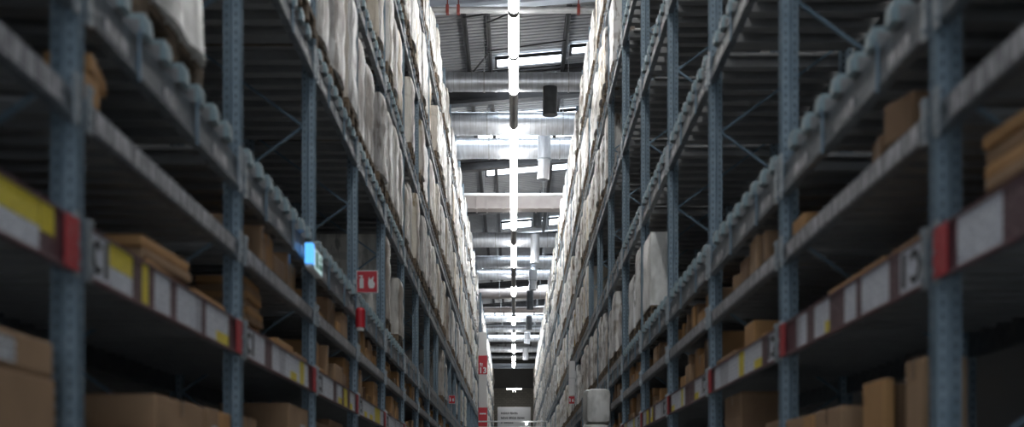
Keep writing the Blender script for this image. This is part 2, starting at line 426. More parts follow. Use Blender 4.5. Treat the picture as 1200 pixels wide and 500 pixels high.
# ------------------------------------------------------------------ racks
LV = {0: -.14, 1: .76, 2: 1.28, 3: 1.66, 4: 3.13, 5: 4.65, 6: 6.16, 7: 7.66}      # bottoms of the front beams
BEAMH = {0: .12, 1: .15, 2: .10, 3: .18, 4: .18, 5: .18, 6: .18, 7: .18}
BARH = .09
def deck_top(l): return LV[l]+BEAMH[l]+(BARH if l >= 3 else .015)
PTOP = EYE+9.3

def post_fn(s):
    def f(bm):
        P = [(0, .014), (.008, .003), (.046, 0), (.056, .024), (.1, .024), (.1, .066), (.056, .066), (.046, .09), (.008, .087), (0, .076), (.006, .066), (.006, .024)]
        prism(bm, [(s*u, v) for u, v in P], 'z', 0, PTOP)
    return f
def beam_fn(s, l, near):
    h = BEAMH[l]
    def f(bm):
        if l >= 3:    # stepped box beam with a rolled lower lip
            P = [(0.0, 0), (.045, 0), (.045, h), (.018, h), (.018, h*.56), (.012, h*.52), (0, h*.48), (0, h*.12), (-.006, h*.08), (-.006, .004)]
        else:
            P = [(0.004, 0), (.045, 0), (.045, h), (.004, h), (.004, h*.7), (.010, h*.64), (.010, h*.34), (.004, h*.28)]
        prism(bm, [(s*u, v) for u, v in P], 'y', .09, BAY)
    return f
def rear_fn(s, l):
    h = BEAMH[l]
    return lambda bm: box(bm, s*(DEPTH-.05), s*DEPTH, .09, BAY, 0, h)
def deckbar_fn(s):
    def f(bm):   # folded channel bar with a turned-down nose
        P = [(0, 0), (.13, 0), (.13, BARH*.6), (.118, BARH), (.012, BARH), (0, BARH*.6)]
        prism(bm, P, 'x', s*.004, s*(DEPTH-.002))
    return f
NBAR = 8
def bary(i): return .16+i*(BAY-.26)/NBAR
def board_fn(s):
    return lambda bm: box(bm, s*.17, s*(DEPTH-.06), .1, BAY-.01, BARH-.022, BARH-.002)
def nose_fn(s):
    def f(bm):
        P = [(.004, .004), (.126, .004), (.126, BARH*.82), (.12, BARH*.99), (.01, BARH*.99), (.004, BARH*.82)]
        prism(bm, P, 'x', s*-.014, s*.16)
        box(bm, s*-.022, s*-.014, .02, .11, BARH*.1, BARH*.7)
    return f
def grating_fn(s):
    def f(bm):
        for i in range(NBAR):
            box(bm, s*.0, s*DEPTH, bary(i), bary(i)+.13, 0, BARH)
    return f
def shelf_fn(s):
    def f(bm):
        for i in range(12):
            y = .11+i*.223
            box(bm, s*.05, s*(DEPTH-.05), y, y+.2, -.03, .0)
            box(bm, s*.05, s*(DEPTH-.05), y+.02, y+.05, -.05, -.03)
    return f
def braces():
    out = []; z = .25; side = 0
    while z < PTOP-.8:
        out.append((z, side)); z += .67; side ^= 1
    return out
def brace_fn(s, z, side):
    a, b = (.09, DEPTH-.09) if side == 0 else (DEPTH-.09, .09)
    return lambda bm: bar(bm, (s*a, .045, z), (s*b, .045, z+.67), .03, .018)

CARDW = {'white': .17, 'grey': .15, 'yellow': .16, 'dark': .10, 'red': .13}
def price_rail(s, root, k):
    """the sloping holder with price cards along the first shelf edge"""
    def railfn(bm):
        P = [(-.012, 0), (.004, 0), (.004, .185), (-.012, .185), (-.012, .178), (-.004, .172), (-.004, .016), (-.012, .01)]
        prism(bm, [(s*u, v) for u, v in P], 'y', .1, BAY-.01)
    r = put('price_rail', cached(('rail', s), 'price_rail', railfn, M['rail']), root, (0, 0, EYE+LV[1]-.01))
    if k > 8: return
    def card(kind, y, w, z0=.014, z1=.174, off=.006):
        put('price_card', cached(('card', s, kind, round(w, 2), round(z0, 2), round(z1, 2), off), 'price_card', lambda bm: box(bm, s*-off, s*-(off-.004), 0, w, z0, z1), M[kind]), r, (0, y, 0))
    if (s, k) == (-1, 0):
        seq = [('logo', .22), ('ywhite', .30), ('dark', .12), ('yellow', .09), ('dark', .08), ('white', .25), ('dark', .1), ('white', .36), ('grey', .1), ('dark', .08), ('white', .22), ('wyellow', .28), ('dark', .05)]
    elif (s, k) == (-1, -1):
        seq = [('white', .5), ('ywhite', .5), ('white', .4), ('ywhite', .45), ('ywhite', .38), ('yellowdark', .13)]
    elif (s, k) == (1, 0):
        seq = [('logo', .3), ('dark', .14), ('white', .42), ('dark', .08), ('white', .2), ('dark', .28), ('wyellow', .08), ('white', .22), ('dark', .16), ('white', .14), ('grey', .08), ('dark', .04), ('white', .2)]
    elif (s, k) == (1, -1):
        seq = [('white', .5), ('dark', .3), ('white', .45), ('dark', .7), ('white', .42)]
    else:
        rr = random.Random(100*k+s); seq = []; tot = 0
        if rr.random() < .6: seq.append(('logo', .25)); tot = .25
        while tot < 2.3:
            kd = rr.choice(['white', 'white', 'white', 'grey', 'dark', 'wyellow'] if rr.random() < .9 else ['yellow'])
            w = rr.choice([.12, .18, .24]); seq.append((kd, w)); tot += w+.015
    y = .13
    for kd, w in seq:
        if y+w > BAY-.2: break
        if kd == 'logo':       # white card with heavy black curved marks
            card('white', y, w)
            def marks(bm):
                yy = .05*w/.22
                for k2 in range(7):
                    a = math.pi*(.25+1.5*k2/6); b = math.pi*(.25+1.5*(k2+1)/6)
                    if k2 == 6: break
                    bar(bm, (0, w*.36-w*.22*math.cos(a)*-1, .094+.052*math.sin(a)), (0, w*.36-w*.22*math.cos(b)*-1, .094+.052*math.sin(b)), .004, .022)
                box(bm, -.002, .002, w*.74, w*.88, .03, .16)
            put('card_mark', mesh('card_mark', marks, M['ink']), r, (s*-.008, y, 0))
        elif kd == 'ywhite':
            card('yellow', y, w, .09, .174); card('white', y, w, .014, .088)
        elif kd == 'wyellow':
            card('white', y, w, .07, .174); card('yellow', y, w, .014, .068)
        elif kd == 'yellowdark':
            card('yellow', y, w, .08, .174); card('dark', y, w, .014, .078)
        else: card(kd, y, w)
        y += w+.012
    card('red', BAY-.17, .15, .004, .182, .016)

def strip_cards(s, root, k):
    """barcode strips along the second shelf beam"""
    bmn = root
    put('barcode_strip', cached(('strip', s), 'barcode_strip', lambda bm: box(bm, s*-.002, s*.003, .2, BAY-.15, .012, .088), M['strip']), bmn)

RACKS = {}
def rack(s, k):
    y = Y0[s]+BAY*k
    n = k+2
    t = thing('pallet_rack', 'blue steel pallet rack bay, %s from the camera, %s' % (ORD[n-1], ROW[s]), 'pallet rack', (s*W, y, 0),
              group='rack bays along the aisle')
    RACKS[s, k] = t
    near = k <= 4
    mid = k <= 12
    put('post', cached(('post', s), 'post', post_fn(s), M['post']), t)
    put('post', cached(('post', s), 'post', post_fn(s), M['post']), t, (s*(DEPTH-.1), 0, 0))
    if (s, k+1) in GAP or k == NB-2:
        for x in (0, DEPTH-.1): put('post', CACHE['post', s], t, (s*x, BAY, 0))
    for x in (0, DEPTH-.1):
        put('base_plate', cached(('bp', s), 'base_plate', lambda bm: box(bm, s*-.02, s*.12, -.02, .11, 0, .01), M['brace']), t, (s*x, 0, .0))
    if mid:
        for z, side in braces():
            if near and False: pass
            put('brace', cached(('br', s, side), 'brace', brace_fn(s, 0, side), M['brace']), t, (0, 0, z))
    else:
        def allb(bm):
            for z, side in braces():
                brace_fn(s, z, side)(bm)
        put('bracing_lattice', cached(('brl', s), 'bracing_lattice', allb, M['brace']), t)
    for l in range(8):
        z = EYE+LV[l]
        ytop = 577-(LV[l]+.3)*1600/(y+BAY)        # does the level reach into the photograph at all?
        if ytop < -170: continue
        if l <= 2 and k > 14: continue
        b = put('front_beam', cached(('fb', s, l if l < 3 else 3), 'front_beam', beam_fn(s, min(l, 3), near), M['beam']), t, (0, 0, z))
        put('rear_beam', cached(('rb', s, l if l < 3 else 3), 'rear_beam', rear_fn(s, min(l, 3)), M['beam']), t, (0, 0, z))
        if k <= 6:
            hb = BEAMH[l]
            for yy in (.092, BAY-.006):
                put('beam_connector', cached(('bc', s, hb), 'beam_connector', lambda bm: (box(bm, s*-.012, s*.0, 0, .05, -.02, hb+.05), [tube(bm, (s*-.02, .025, q), (s*-.01, .025, q), .011, 8) for q in (.02, hb*.6, hb+.03)]), M['connector']), b, (0, yy-(.045 if yy > 1 else 0), 0))
        if l >= 3:
            if near:
                for i in range(NBAR):
                    d = put('deck_bar', cached(('db', s), 'deck_bar', deckbar_fn(s), M['bar']), t, (0, bary(i), z+BEAMH[l]))
                    put('bar_end', cached(('dn', s), 'bar_end', nose_fn(s), M['nose']), d, label='blue-grey bar end painted as if lamp-lit')
            else:
                put('deck_grating', cached(('dg', s), 'deck_grating', grating_fn(s), M['bar']), t, (0, 0, z+BEAMH[l]))
            put('added_deck_board', cached(('dbo', s), 'added_deck_board', board_fn(s), M['bar']), t, (0, 0, z+BEAMH[l]))  # added board, greys the dark gaps between bars seen from below
            if k <= 6:
                for yy in (.75, 1.75):
                    put('label_clip', cached(('lc', s), 'label_clip', lambda bm: (box(bm, s*-.012, s*.0, 0, .02, -.02, .18, .003), box(bm, s*-.02, s*-.010, -.008, .03, .165, .195, .004)), M['brace']), b, (0, yy, 0))
                for yy, w in ((.3, .3), (1.15, .22), (2.1, .36)):
                    put('location_label', cached(('ll', s, w), 'location_label', lambda bm: box(bm, s*-.005, s*-.001, 0, w, .025, .082), M['strip']), b, (0, yy, 0))
        else:
            put('shelf_deck', cached(('sd', s), 'shelf_deck', shelf_fn(s), M['bar']), t, (0, 0, z+BEAMH[l]+.015))
            if l == 1: price_rail(s, t, k)
            if l == 2: strip_cards(s, b, k)
GAP = {(-1, 19), (-1, 20)}
for s in (-1, 1):
    for k in range(-1, NB-1):
        if (s, k) in GAP: continue
        rack(s, k)

# ------------------------------------------------------------------ pallet loads
def pallet_fn(bm):
    for y in (-.34, 0, .34):
        for x in (-.44, 0, .44): box(bm, x-.05, x+.05, y-.05, y+.05, .022, .1)
        box(bm, -.49, .49, y-.05, y+.05, 0, .022)
    for i in range(5):
        y = -.34+i*.17
        box(bm, -.49, .49, y-.06, y+.06, .122, .144)
    for x in (-.44, 0, .44): box(bm, x-.05, x+.05, -.4, .4, .1, .122)
PAL = mesh('wooden_pallet', pallet_fn, M['wood'])

def load_mesh(seed, h, sx=1.06, sy=.78, tiers=3, m=None, soft=.03):
    rr = random.Random(seed)
    def f(bm):
        nx, ny, nz = 6, 5, max(4, tiers*3)
        def P(i, j, k):
            x = (i/nx-.5)*sx; y = (j/ny-.5)*sy; z = k/nz*h
            tpos = (k/nz*tiers) % 1.0
            ins = 1-.022*(1 if (tpos < .01 or tpos > .99) and 0 < k < nz else 0)
            n = noise.noise_vector(Vector((x*2.2+seed*3.1, y*2.2, z*2.6)))
            n2 = noise.noise_vector(Vector((x*6+seed*7.7, y*6, z*2)))
            edge = 1-.035*(1 if k == nz else .3 if k == 0 else 0)
            ux, uy = abs(x)/(sx/2), abs(y)/(sy/2)
            rnd_ = 1-.045*(ux*uy)**4; edge *= rnd_
            return Vector((x*ins*edge, y*ins*edge, z))+Vector((.7*n.x+.6*n2.x, .7*n.y+.6*n2.y, (n.z*.6 if k else 0)))*soft
        g = {}
        def V(i, j, k):
            if (i, j, k) not in g: g[i, j, k] = bm.verts.new(P(i, j, k))
            return g[i, j, k]
        for i in range(nx):
            for j in range(ny):
                for k in (0, nz): bm.faces.new((V(i, j, k), V(i+1, j, k), V(i+1, j+1, k), V(i, j+1, k)))
        for k in range(nz):
            for i in range(nx):
                for j in (0, ny): bm.faces.new((V(i, j, k), V(i+1, j, k), V(i+1, j, k+1), V(i, j, k+1)))
            for j in range(ny):
                for i in (0, nx): bm.faces.new((V(i, j, k), V(i, j+1, k), V(i, j+1, k+1), V(i, j, k+1)))
    return mesh('wrapped_load', f, m or M['wrap'], True)
HS = [.52, .66, .80, .88, .94, .98, 1.02, 1.05, 1.08]
LOADS = [(h, load_mesh(i+1, h, .98+.05*(i % 4)/2, .56+.07*((i*2) % 3), 2+i % 3, None, .014)) for i, h in enumerate(HS+[.60, .74, .9, .96, 1.04])]
LOADS.sort(key=lambda q: q[0])
def capm(h):
    return cached(('cap', h), 'top_sheet', lambda bm: box(bm, -.5, .5, -.35, .35, 0, .012), M['bale'])

SLOT = ['near', 'middle', 'far']
TIER = {3: 'lowest', 4: 'second', 5: 'third', 6: 'fourth', 7: 'top'}
spots = []
def want(s, k, l, rr):
    y = Y0[s]+BAY*k
    if s < 0:
        if l == 3: return False
        first = {4: 1, 5: 3, 6: 4, 7: 5}[l]
        if l == 5 and k < 6: return rr.random() < .7
        return k >= first and rr.random() < .95
    if l == 3: return k >= 6 and rr.random() < .85
    first = {4: 8, 5: 6, 6: 6, 7: 6}[l]
    return k >= first and rr.random() < .96
for s in (-1, 1):
    for k in range(0, NB-1):
        if (s, k) in GAP: continue
        for l in (3, 4, 5, 6, 7):
            for j in range(3):
                rr = random.Random(k*97+l*13+j*5+(s+1)*1000)
                if not want(s, k, l, rr): continue
                yc = Y0[s]+BAY*k+.09+.45+j*.905
                if 577-(deck_top(l))*1600/(yc+.45) < -10: continue
                lim = {3: .98, 4: 1.05, 5: 1.04, 6: 1.05, 7: 1.1}[l]
                c = [x for x in LOADS if x[0] <= lim]
                hh, me = rr.choice(c[5:] if rr.random() < .8 else c)
                if l == 7 and s < 0: hh, me = rr.choice(c[1:7])
                if l == 7 and s > 0: hh, me = rr.choice(c[5:])
                spots.append((s, k, l, j, yc, hh, me, rr.random()))
# chosen loads the photograph shows on otherwise empty tiers
for (s, k, l, j, hh) in ((-1, 4, 3, 2, .74), (-1, 4, 3, 0, .98), (-1, 8, 3, 2, .98), (-1, 9, 3, 0, .8), (-1, 11, 3, 0, .8), (-1, 12, 3, 1, .9), (-1, 13, 3, 1, .9),
                         (1, 5, 3, 0, .62), (1, 5, 3, 1, .86), (1, 5, 3, 2, .74), (1, 1, 4, 0, 1.04), (1, 5, 6, 2, 1.04)):
    yc = Y0[s]+BAY*k+.54+.905*j
    c = min(LOADS, key=lambda q: abs(q[0]-hh)); spots.append((s, k, l, j, yc, c[0], c[1], .5))
spots.sort(key=lambda q: q[4])
LIMIT = 285
def add_load(s, k, l, j, yc, hh, me, u):
    lb = '%s wrapped pallet load, %s slot, %s bay, %s tier, %s' % ('low' if hh < .7 else 'tall' if hh > .95 else 'white', SLOT[j], ORD[k+1], TIER[l], ROWS[s])
    t = thing('wrapped_pallet', lb, 'pallet load', (s*(W+.50-.03*(u > .5)), yc, EYE+deck_top(l)+.001), 0, 'wrapped pallet loads in the racks')
    put('wooden_pallet', PAL, t)
    put('wrapped_load', me, t, (0, 0, .144), (0, 0, math.pi*(u > .6)))
    return t
for q in spots[:LIMIT]: add_load(*q)
def far_loads(bm):
    for (s, k, l, j, yc, hh, me, u) in spots[LIMIT:]:
        n0 = len(bm.verts); nf = len(bm.faces)
        bm.from_mesh(me); bm.verts.ensure_lookup_table()
        vs = bm.verts[n0:]
        bmesh.ops.translate(bm, vec=(s*(W+.50-.03*(u > .5)), yc, EYE+deck_top(l)+.12), verts=vs)
        box(bm, s*(W+.50)-.49, s*(W+.50)+.49, yc-.4, yc+.4, EYE+deck_top(l)+.001, EYE+deck_top(l)+.12)
if len(spots) > LIMIT:
    o = put('distant_wrapped_pallets', mesh('distant_wrapped_pallets', far_loads, M['wrap'], True))
    tag(o, 'mass of wrapped pallet loads filling the far ends of both rack rows', 'pallet loads', None, 'stuff')


# the big loads that single themselves out
def single(label, s, y0, y1, l, h, sx, seed, m, tiers, out=.0, soft=.02):
    t = thing('wrapped_pallet', label, 'pallet load', (s*(W+sx/2-out), (y0+y1)/2, EYE+deck_top(l)+.001), 0, 'wrapped pallet loads in the racks')
    pw = put('wooden_pallet', PAL, t); pw.scale = (sx/1.1, (y1-y0)/.8, 1)
    put('wrapped_load', load_mesh(seed, h, sx*.97, (y1-y0)*.98, tiers, m, soft), t, (0, 0, .144))
    put('top_sheet', mesh('top_sheet', lambda bm: box(bm, -sx*.44, sx*.44, -(y1-y0)*.44, (y1-y0)*.44, h+.125, h+.165, .01), m), t)
single('tall white bulging wrapped load on an overhanging brown pallet, alone above the yellow cards', -1, 5.55, 6.72, 3, .98, 1.05, 51, M['bale'], 1, .03, .085)
single('large smooth grey-white wrapped slab load, biggest in the row opposite the fire sign', 1, 15.1, 15.98, 3, .80, .34, 52, M['bale'], 2, 0, .015)

single('white wrapped slab load close behind the biggest slab load, row opposite the fire sign', 1, 16.25, 17.0, 3, .86, .34, 53, M['wrap'], 3, 0, .012)
single('shorter wrapped slab load, third along after the biggest slab load, row opposite the fire sign', 1, 17.2, 18.0, 3, .66, .34, 54, M['wrap'], 2, 0, .012)

# white bales standing in the aisle
for i in range(6):
    z = i*.5
    t = thing('foam_bale', ['white film-wrapped bale on the aisle floor, lowest of the tall stack', 'white film-wrapped bale second from the floor in the aisle stack', 'white film-wrapped bale third from the floor in the aisle stack',
                            'white film-wrapped bale fourth from the floor in the aisle stack', 'white wrapped bale second from top of the stack in the aisle', 'white wrapped bale topmost of the stack standing in the aisle'][i], 'bale', (1.20+.012*(i % 2), 20.0, z), .02*(i % 3-1), 'white bales stacked in the aisle')
    put('wrapped_bale', cached(('bale',), 'wrapped_bale', lambda bm: box(bm, -.18, .18, -.4, .4, .004, .497, .085), M['bale'], True), t)
    put('film_band', cached(('fband',), 'film_band', lambda bm: (box(bm, -.184, .184, -.15, -.09, .0, .498, .03), box(bm, -.184, .184, .12, .18, .0, .498, .03)), M['bale'], True), t)

# ------------------------------------------------------------------ cardboard goods
NBX = 0
def cbox(s, x0, x1, y0, y1, h0, h1, mm, label, group=None, name='cardboard_box', taped=False, lab=False, tilt=0):
    """x measured from the aisle face into the rack; h above the eye"""
    cx, cy = (x0+x1)/2, (y0+y1)/2
    dx, dy, dz = abs(x1-x0), abs(y1-y0), h1-h0
    b = min(.012, dz*.2, dy*.2, dx*.2)
    t = thing(name, label, 'box', (s*(W+cx), cy, EYE+h0+.001), tilt, group)
    put('carton', mesh('carton', lambda bm: box(bm, -dx/2, dx/2, -dy/2, dy/2, 0, dz, b), M[mm]), t)
    if taped:
        put('tape', mesh('tape', lambda bm: box(bm, -dx/2-.002, dx/2+.002, -.025, .025, dz-.07, dz+.002), M['tape']), t, label='brown packing tape')
        put('lid_flap', mesh('lid_flap', lambda bm: (box(bm, -dx/2+.01, dx/2-.01, -dy/2+.01, -.004, dz, dz+.004), box(bm, -dx/2+.01, dx/2-.01, .004, dy/2-.01, dz, dz+.004)), M[mm]), t)
    if lab:
        w = min(.22, dy*.4)
        put('paper_label', mesh('paper_label', lambda bm: box(bm, -s*(dx/2+.003), -s*(dx/2-.002), -w/2+lab, w/2+lab, dz*.15, dz*.8), M['label']), t, label='white printed label')
    return t
S0, S1, S2 = deck_top(0), deck_top(1), deck_top(2)
GB = 'cardboard boxes on the low shelves'
# fire sign row, lowest shelf
cbox(-1, .01, .6, 3.2, 4.5, S0, .37, 'box', 'big brown cardboard box before the first post, under a flatter box', GB, taped=True)
cbox(-1, .01, .6, 3.2, 4.48, .375, .49, 'box', 'flat brown box with a white label, on the big box before the first post', GB, lab=.18)
cbox(-1, .03, .55, 5.75, 6.75, S0, .27, 'box', 'wide brown carton low beside the second post', GB)
cbox(-1, .03, .55, 5.85, 6.75, .275, .42, 'box', 'wide brown carton on another carton beside the second post', GB, taped=True)
cbox(-1, .02, .5, 6.8, 7.05, S0, .425, 'box', 'narrow brown carton with paper label beside the second post', GB, lab=.01)
cbox(-1, .02, .5, 7.08, 7.34, S0, .42, 'box2', 'narrow lighter carton touching the second post', GB)
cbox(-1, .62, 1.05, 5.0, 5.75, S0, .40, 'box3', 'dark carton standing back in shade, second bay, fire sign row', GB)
cbox(-1, .05, .5, 7.75, 8.25, S0, .44, 'box', 'brown carton just past the second post, lowest shelf, fire sign row', GB, taped=True)
cbox(-1, .05, .5, 8.3, 8.65, S0, .38, 'box2', 'shorter carton with white label past the second post', GB, lab=.01)
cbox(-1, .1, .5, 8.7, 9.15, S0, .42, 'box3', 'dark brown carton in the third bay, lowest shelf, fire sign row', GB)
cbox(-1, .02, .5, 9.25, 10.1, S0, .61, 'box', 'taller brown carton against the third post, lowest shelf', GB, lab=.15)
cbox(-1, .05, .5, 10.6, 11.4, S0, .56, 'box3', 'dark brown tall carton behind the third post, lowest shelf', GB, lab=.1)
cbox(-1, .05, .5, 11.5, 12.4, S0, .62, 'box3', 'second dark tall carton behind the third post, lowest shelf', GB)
# opposite row, lowest shelf
cbox(1, .01, .18, 5.05, 5.27, S0, .50, 'box', 'tall upright brown carton beside the nearest post, row opposite the fire sign', GB, taped=True)
cbox(1, .02, .07, 5.62, 5.95, S0, .47, 'box2', 'thin upright brown panel box leaning edge-on, row opposite the fire sign', GB)
cbox(1, .09, .2, 5.66, 6.0, S0, .455, 'box3', 'dark upright panel box behind the thin panel box', GB)
cbox(1, .01, .4, 6.35, 6.85, S0, .235, 'box2', 'low brown carton under the boxes near the second post, opposite row', GB)
cbox(1, .01, .4, 6.3, 6.85, .24, .40, 'box', 'brown carton topmost in the pair near the second post, opposite row', GB, taped=True)
cbox(1, .01, .4, 6.9, 7.12, S0, .40, 'box2', 'narrow brown carton next to the pair, opposite row', GB)
cbox(1, .01, .4, 7.15, 7.58, S0, .40, 'box', 'brown carton touching the second post, opposite row', GB)
cbox(1, .03, .4, 7.85, 8.3, S0, .42, 'box3', 'brown carton just past the second post, opposite row', GB)
cbox(1, .03, .4, 9.2, 9.9, S0, .40, 'box', 'lower brown carton of a stack by the third post, opposite row', GB)
cbox(1, .03, .4, 9.2, 9.9, .405, .68, 'box3', 'upper brown carton of a stack by the third post, opposite row', GB, taped=True)
# first shelf, fire sign row
GF = 'flat-packed cartons on the shelves'
def stack(s, x0, x1, y0, y1, h0, n, th, mats, lb, jit=.03):
    for i in range(n):
        rr = random.Random(int(y0*100)+i); a = rr.uniform(-jit, jit); b = rr.uniform(-jit, jit)
        cbox(s, x0+abs(a), x1+abs(a), y0+b, y1+b, h0+i*th, h0+(i+1)*th-.003, mats[i % len(mats)], lb % ORD[i], GF, 'flat_carton', tilt=rr.uniform(-.04, .04))
stack(-1, .02, .42, 5.68, 6.4, S1, 3, .05, ['box2', 'box', 'box2'], 'flat orange-brown carton, %s from the bottom, on the shelf above the yellow cards', .01)
cbox(-1, .02, .35, 6.5, 7.2, S1, .975, 'box2', 'low flat carton just before the second post, above the price cards', GF, 'flat_carton')
stack(-1, .06, .36, 8.05, 8.55, S1, 8, .045, ['box', 'box2'], 'flat carton, %s from the bottom, in the leaning stack past the second post', .03)
cbox(-1, .02, .35, 8.8, 9.4, S1, 1.0, 'box2', 'flat carton between the leaning stack and the third post, fire sign row', GF, 'flat_carton')
cbox(-1, .02, .35, 9.5, 10.05, S1, .98, 'box', 'flat carton touching the third post, first shelf, fire sign row', GF, 'flat_carton')
# second shelf, fire sign row: torn box by first post
cbox(-1, .02, .14, 4.82, 5.02, S2, 1.50, 'box2', 'small upright carton right behind the first post on the second shelf', GB)
cbox(-1, .03, .2, 4.86, 5.22, 1.505, 1.57, 'box2', 'small carton lying crosswise on the upright carton behind the first post', GB, tilt=.15)
# opposite row
stack(1, .03, .4, 3.7, 4.45, S1, 5, .047, ['box2', 'box'], 'flat orange-brown carton, %s from the bottom, of the stack before the nearest post, opposite row', .02)
cbox(1, .02, .4, 4.98, 5.5, S1, .965, 'box2', 'flat carton just past the nearest post, first shelf, opposite row', GF, 'flat_carton')
cbox(1, .02, .4, 5.6, 6.6, S1, .97, 'box2', 'long flat carton showing as a thin edge above the cards, opposite row', GF, 'flat_carton')
cbox(1, .02, .22, 5.3, 5.55, S2, 1.56, 'box3', 'small brown carton of the pair on the second shelf, opposite row', GB, tilt=.2)
cbox(1, .04, .22, 5.7, 5.9, S2, 1.50, 'box3', 'smaller brown carton of the pair on the second shelf, opposite row', GB, tilt=-.1)
cbox(1, .03, .22, 7.2, 7.5, S2, 1.48, 'box2', 'orange carton beside the second post, second shelf, opposite row', GB)
cbox(1, .07, .34, 7.9, 8.5, S1, .985, 'box2', 'flat orange carton just past the second post, first shelf, opposite row', GF, 'flat_carton', tilt=.1)
cbox(1, .03, .2, 8.7, 9.05, S1, 1.10, 'box2', 'upright orange carton in the third bay, first shelf, opposite row', GB)
cbox(1, .03, .4, 9.5, 10.3, S1, .99, 'box', 'flat brown carton before the third post, first shelf, opposite row', GF, 'flat_carton')
for i, (a, b, h) in enumerate(((8.2, 8.5, 1.58), (8.55, 8.9, 1.62), (8.95, 9.2, 1.55), (9.3, 9.5, 1.5))):
    cbox(1, .03, .3, a, b, S2, h, ['box3', 'box', 'box3', 'box'][i], 'small brown carton, %s in the huddle on second shelf past second post, opposite row' % ORD[i], GB, tilt=.1*(i-1.5))
# deeper bays: mixed cartons
for s in (-1, 1):
    for k in range(1 if s < 0 else 2, 10):
        for l in (1, 2):
            if l == 1 and s < 0 and k == 1: continue
            rr = random.Random(500+k*31+l*7+s)
            y = Y0[s]+BAY*k+.15; i = 0
            while y < Y0[s]+BAY*(k+1)-.4:
                w = min(rr.uniform(.09, .15) if rr.random() < .4 else rr.uniform(.2, .5), Y0[s]+BAY*(k+1)-.06-y)
                if rr.random() < (.8 if s < 0 else .78):
                    top = (S1 if l == 1 else S2)
                    h = rr.uniform(.16 if w < .16 else .06, .33 if l == 1 else .25)
                    nm = 'flat_carton' if h < .1 else 'cardboard_box'
                    x0 = rr.uniform(.02, .08)
                    cbox(s, x0, x0+rr.uniform(.2, .45), y, y+w-.03, top, top+h, rr.choice(['box', 'box2', 'box2', 'box3']), '%s carton, %s along the %s shelf, %s bay, %s' % ('low brown' if h < .1 else 'slim brown' if w < .16 else 'brown', ORD[i], 'first' if l == 1 else 'second', ORD[k+1], ROWS[s]),
                         GF if nm == 'flat_carton' else GB, nm, taped=(h > .2 and k < 6))
                    i += 1
                y += w

# ------------------------------------------------------------------ signs
def fire_sign(label, x, y, z, w, h, s=-1):
    t = thing('fire_sign', label, 'sign', (x, y, z))
    put('sign_plate', mesh('sign_plate', lambda bm: box(bm, -w/2, w/2, 0, .012, -h/2, h/2, .003), M['signwhite']), t)
    put('red_field', mesh('red_field', lambda bm: box(bm, -w/2+.008*w/.2, w/2-.008*w/.2, -.003, 0, -h/2+.008*w/.2, h/2-.008*w/.2), M['redpaint']), t)
    def pic(bm):
        u = w/.2
        # extinguisher: body, neck, hose
        box(bm, -.070*u, -.032*u, -.006, -.003, -.06*u, .03*u); box(bm, -.058*u, -.044*u, -.006, -.003, .03*u, .05*u); box(bm, -.075*u, -.04*u, -.006, -.003, .048*u, .058*u)
        # flame shape
        prism(bm, [(.02*u, -.06*u), (.06*u, -.06*u), (.075*u, -.02*u), (.055*u, .01*u), (.062*u, .05*u), (.03*u, .02*u), (.018*u, .045*u), (.008*u, -.02*u)], 'y', -.006, -.003)
    put('pictogram', mesh('pictogram', pic, M['signwhite']), t)
    put('bracket', mesh('bracket', lambda bm: box(bm, -w/2-.03, -w/2+.02, .0, .02, -.02, .02) if s < 0 else box(bm, w/2-.02, w/2+.03, 0, .02, -.02, .02), M['connector']), t)
fire_sign('square red fire sign with white extinguisher symbol, jutting from a blue post', -1.39, 12.95, EYE+2.0, .205, .215)
fire_sign('small red sign high on a far post among wrapped loads, fire sign row', -1.34, 29.6, EYE+2.02, .14, .18)
fire_sign('small red sign under the tall white panel, row opposite the fire sign', 1.40, 33.0, EYE+2.24, .15, .19, 1)
t = thing('white_panel', 'tall narrow white panel mounted above a small red sign', 'sign panel', (1.405, 32.98, EYE+2.36))
put('panel_board', mesh('panel_board', lambda bm: box(bm, -.075, .075, 0, .05, 0, .82, .005), M['signwhite']), t)
put('panel_seam', mesh('panel_seam', lambda bm: box(bm, -.077, .077, -.003, 0, .4, .41), M['pipe']), t)
t = thing('alarm_sounder', 'red alarm sounder with white lower lens, fixed under the beam below the fire sign', 'alarm', (-1.44, 12.82, EYE+1.52))
put('alarm_body', mesh('alarm_body', lambda bm: (tube(bm, (0, 0, .03), (0, 0, .19), .045, 20), tube(bm, (0, 0, .19), (0, 0, .215), .045, 20, .03)), M['redpaint'], True), t)
put('alarm_lens', mesh('alarm_lens', lambda bm: tube(bm, (0, 0, 0), (0, 0, .03), .034, 20), M['signwhite'], True), t)
# lit escape sign on the beam
t = thing('escape_sign', 'small backlit sign with blue edge and pale green face on the low beam', 'sign', (-1.49, 9.62, EYE+1.585))
put('sign_case', mesh('sign_case', lambda bm: box(bm, .02, .07, 0, .5, 0, .17, .006), M['signwhite']), t)
put('lit_edge', mesh('lit_edge', lambda bm: box(bm, .018, .075, -.01, .08, .03, .175, .004), M['cyan']), t, label='glowing blue edge')
put('sign_face', mesh('sign_face', lambda bm: box(bm, .07, .074, .12, .48, .015, .155), M['glow']), t)
def runner(bm):
    box(bm, .074, .077, .16, .26, .03, .14); box(bm, .074, .077, .32, .44, .04, .08); prism(bm, [(.32, .1), (.44, .1), (.38, .145)], 'x', .074, .077)
put('pictogram', mesh('pictogram', runner, M['green']), t)
put('mount', mesh('mount', lambda bm: box(bm, .004, .03, .2, .26, .05, .15), M['connector']), t)

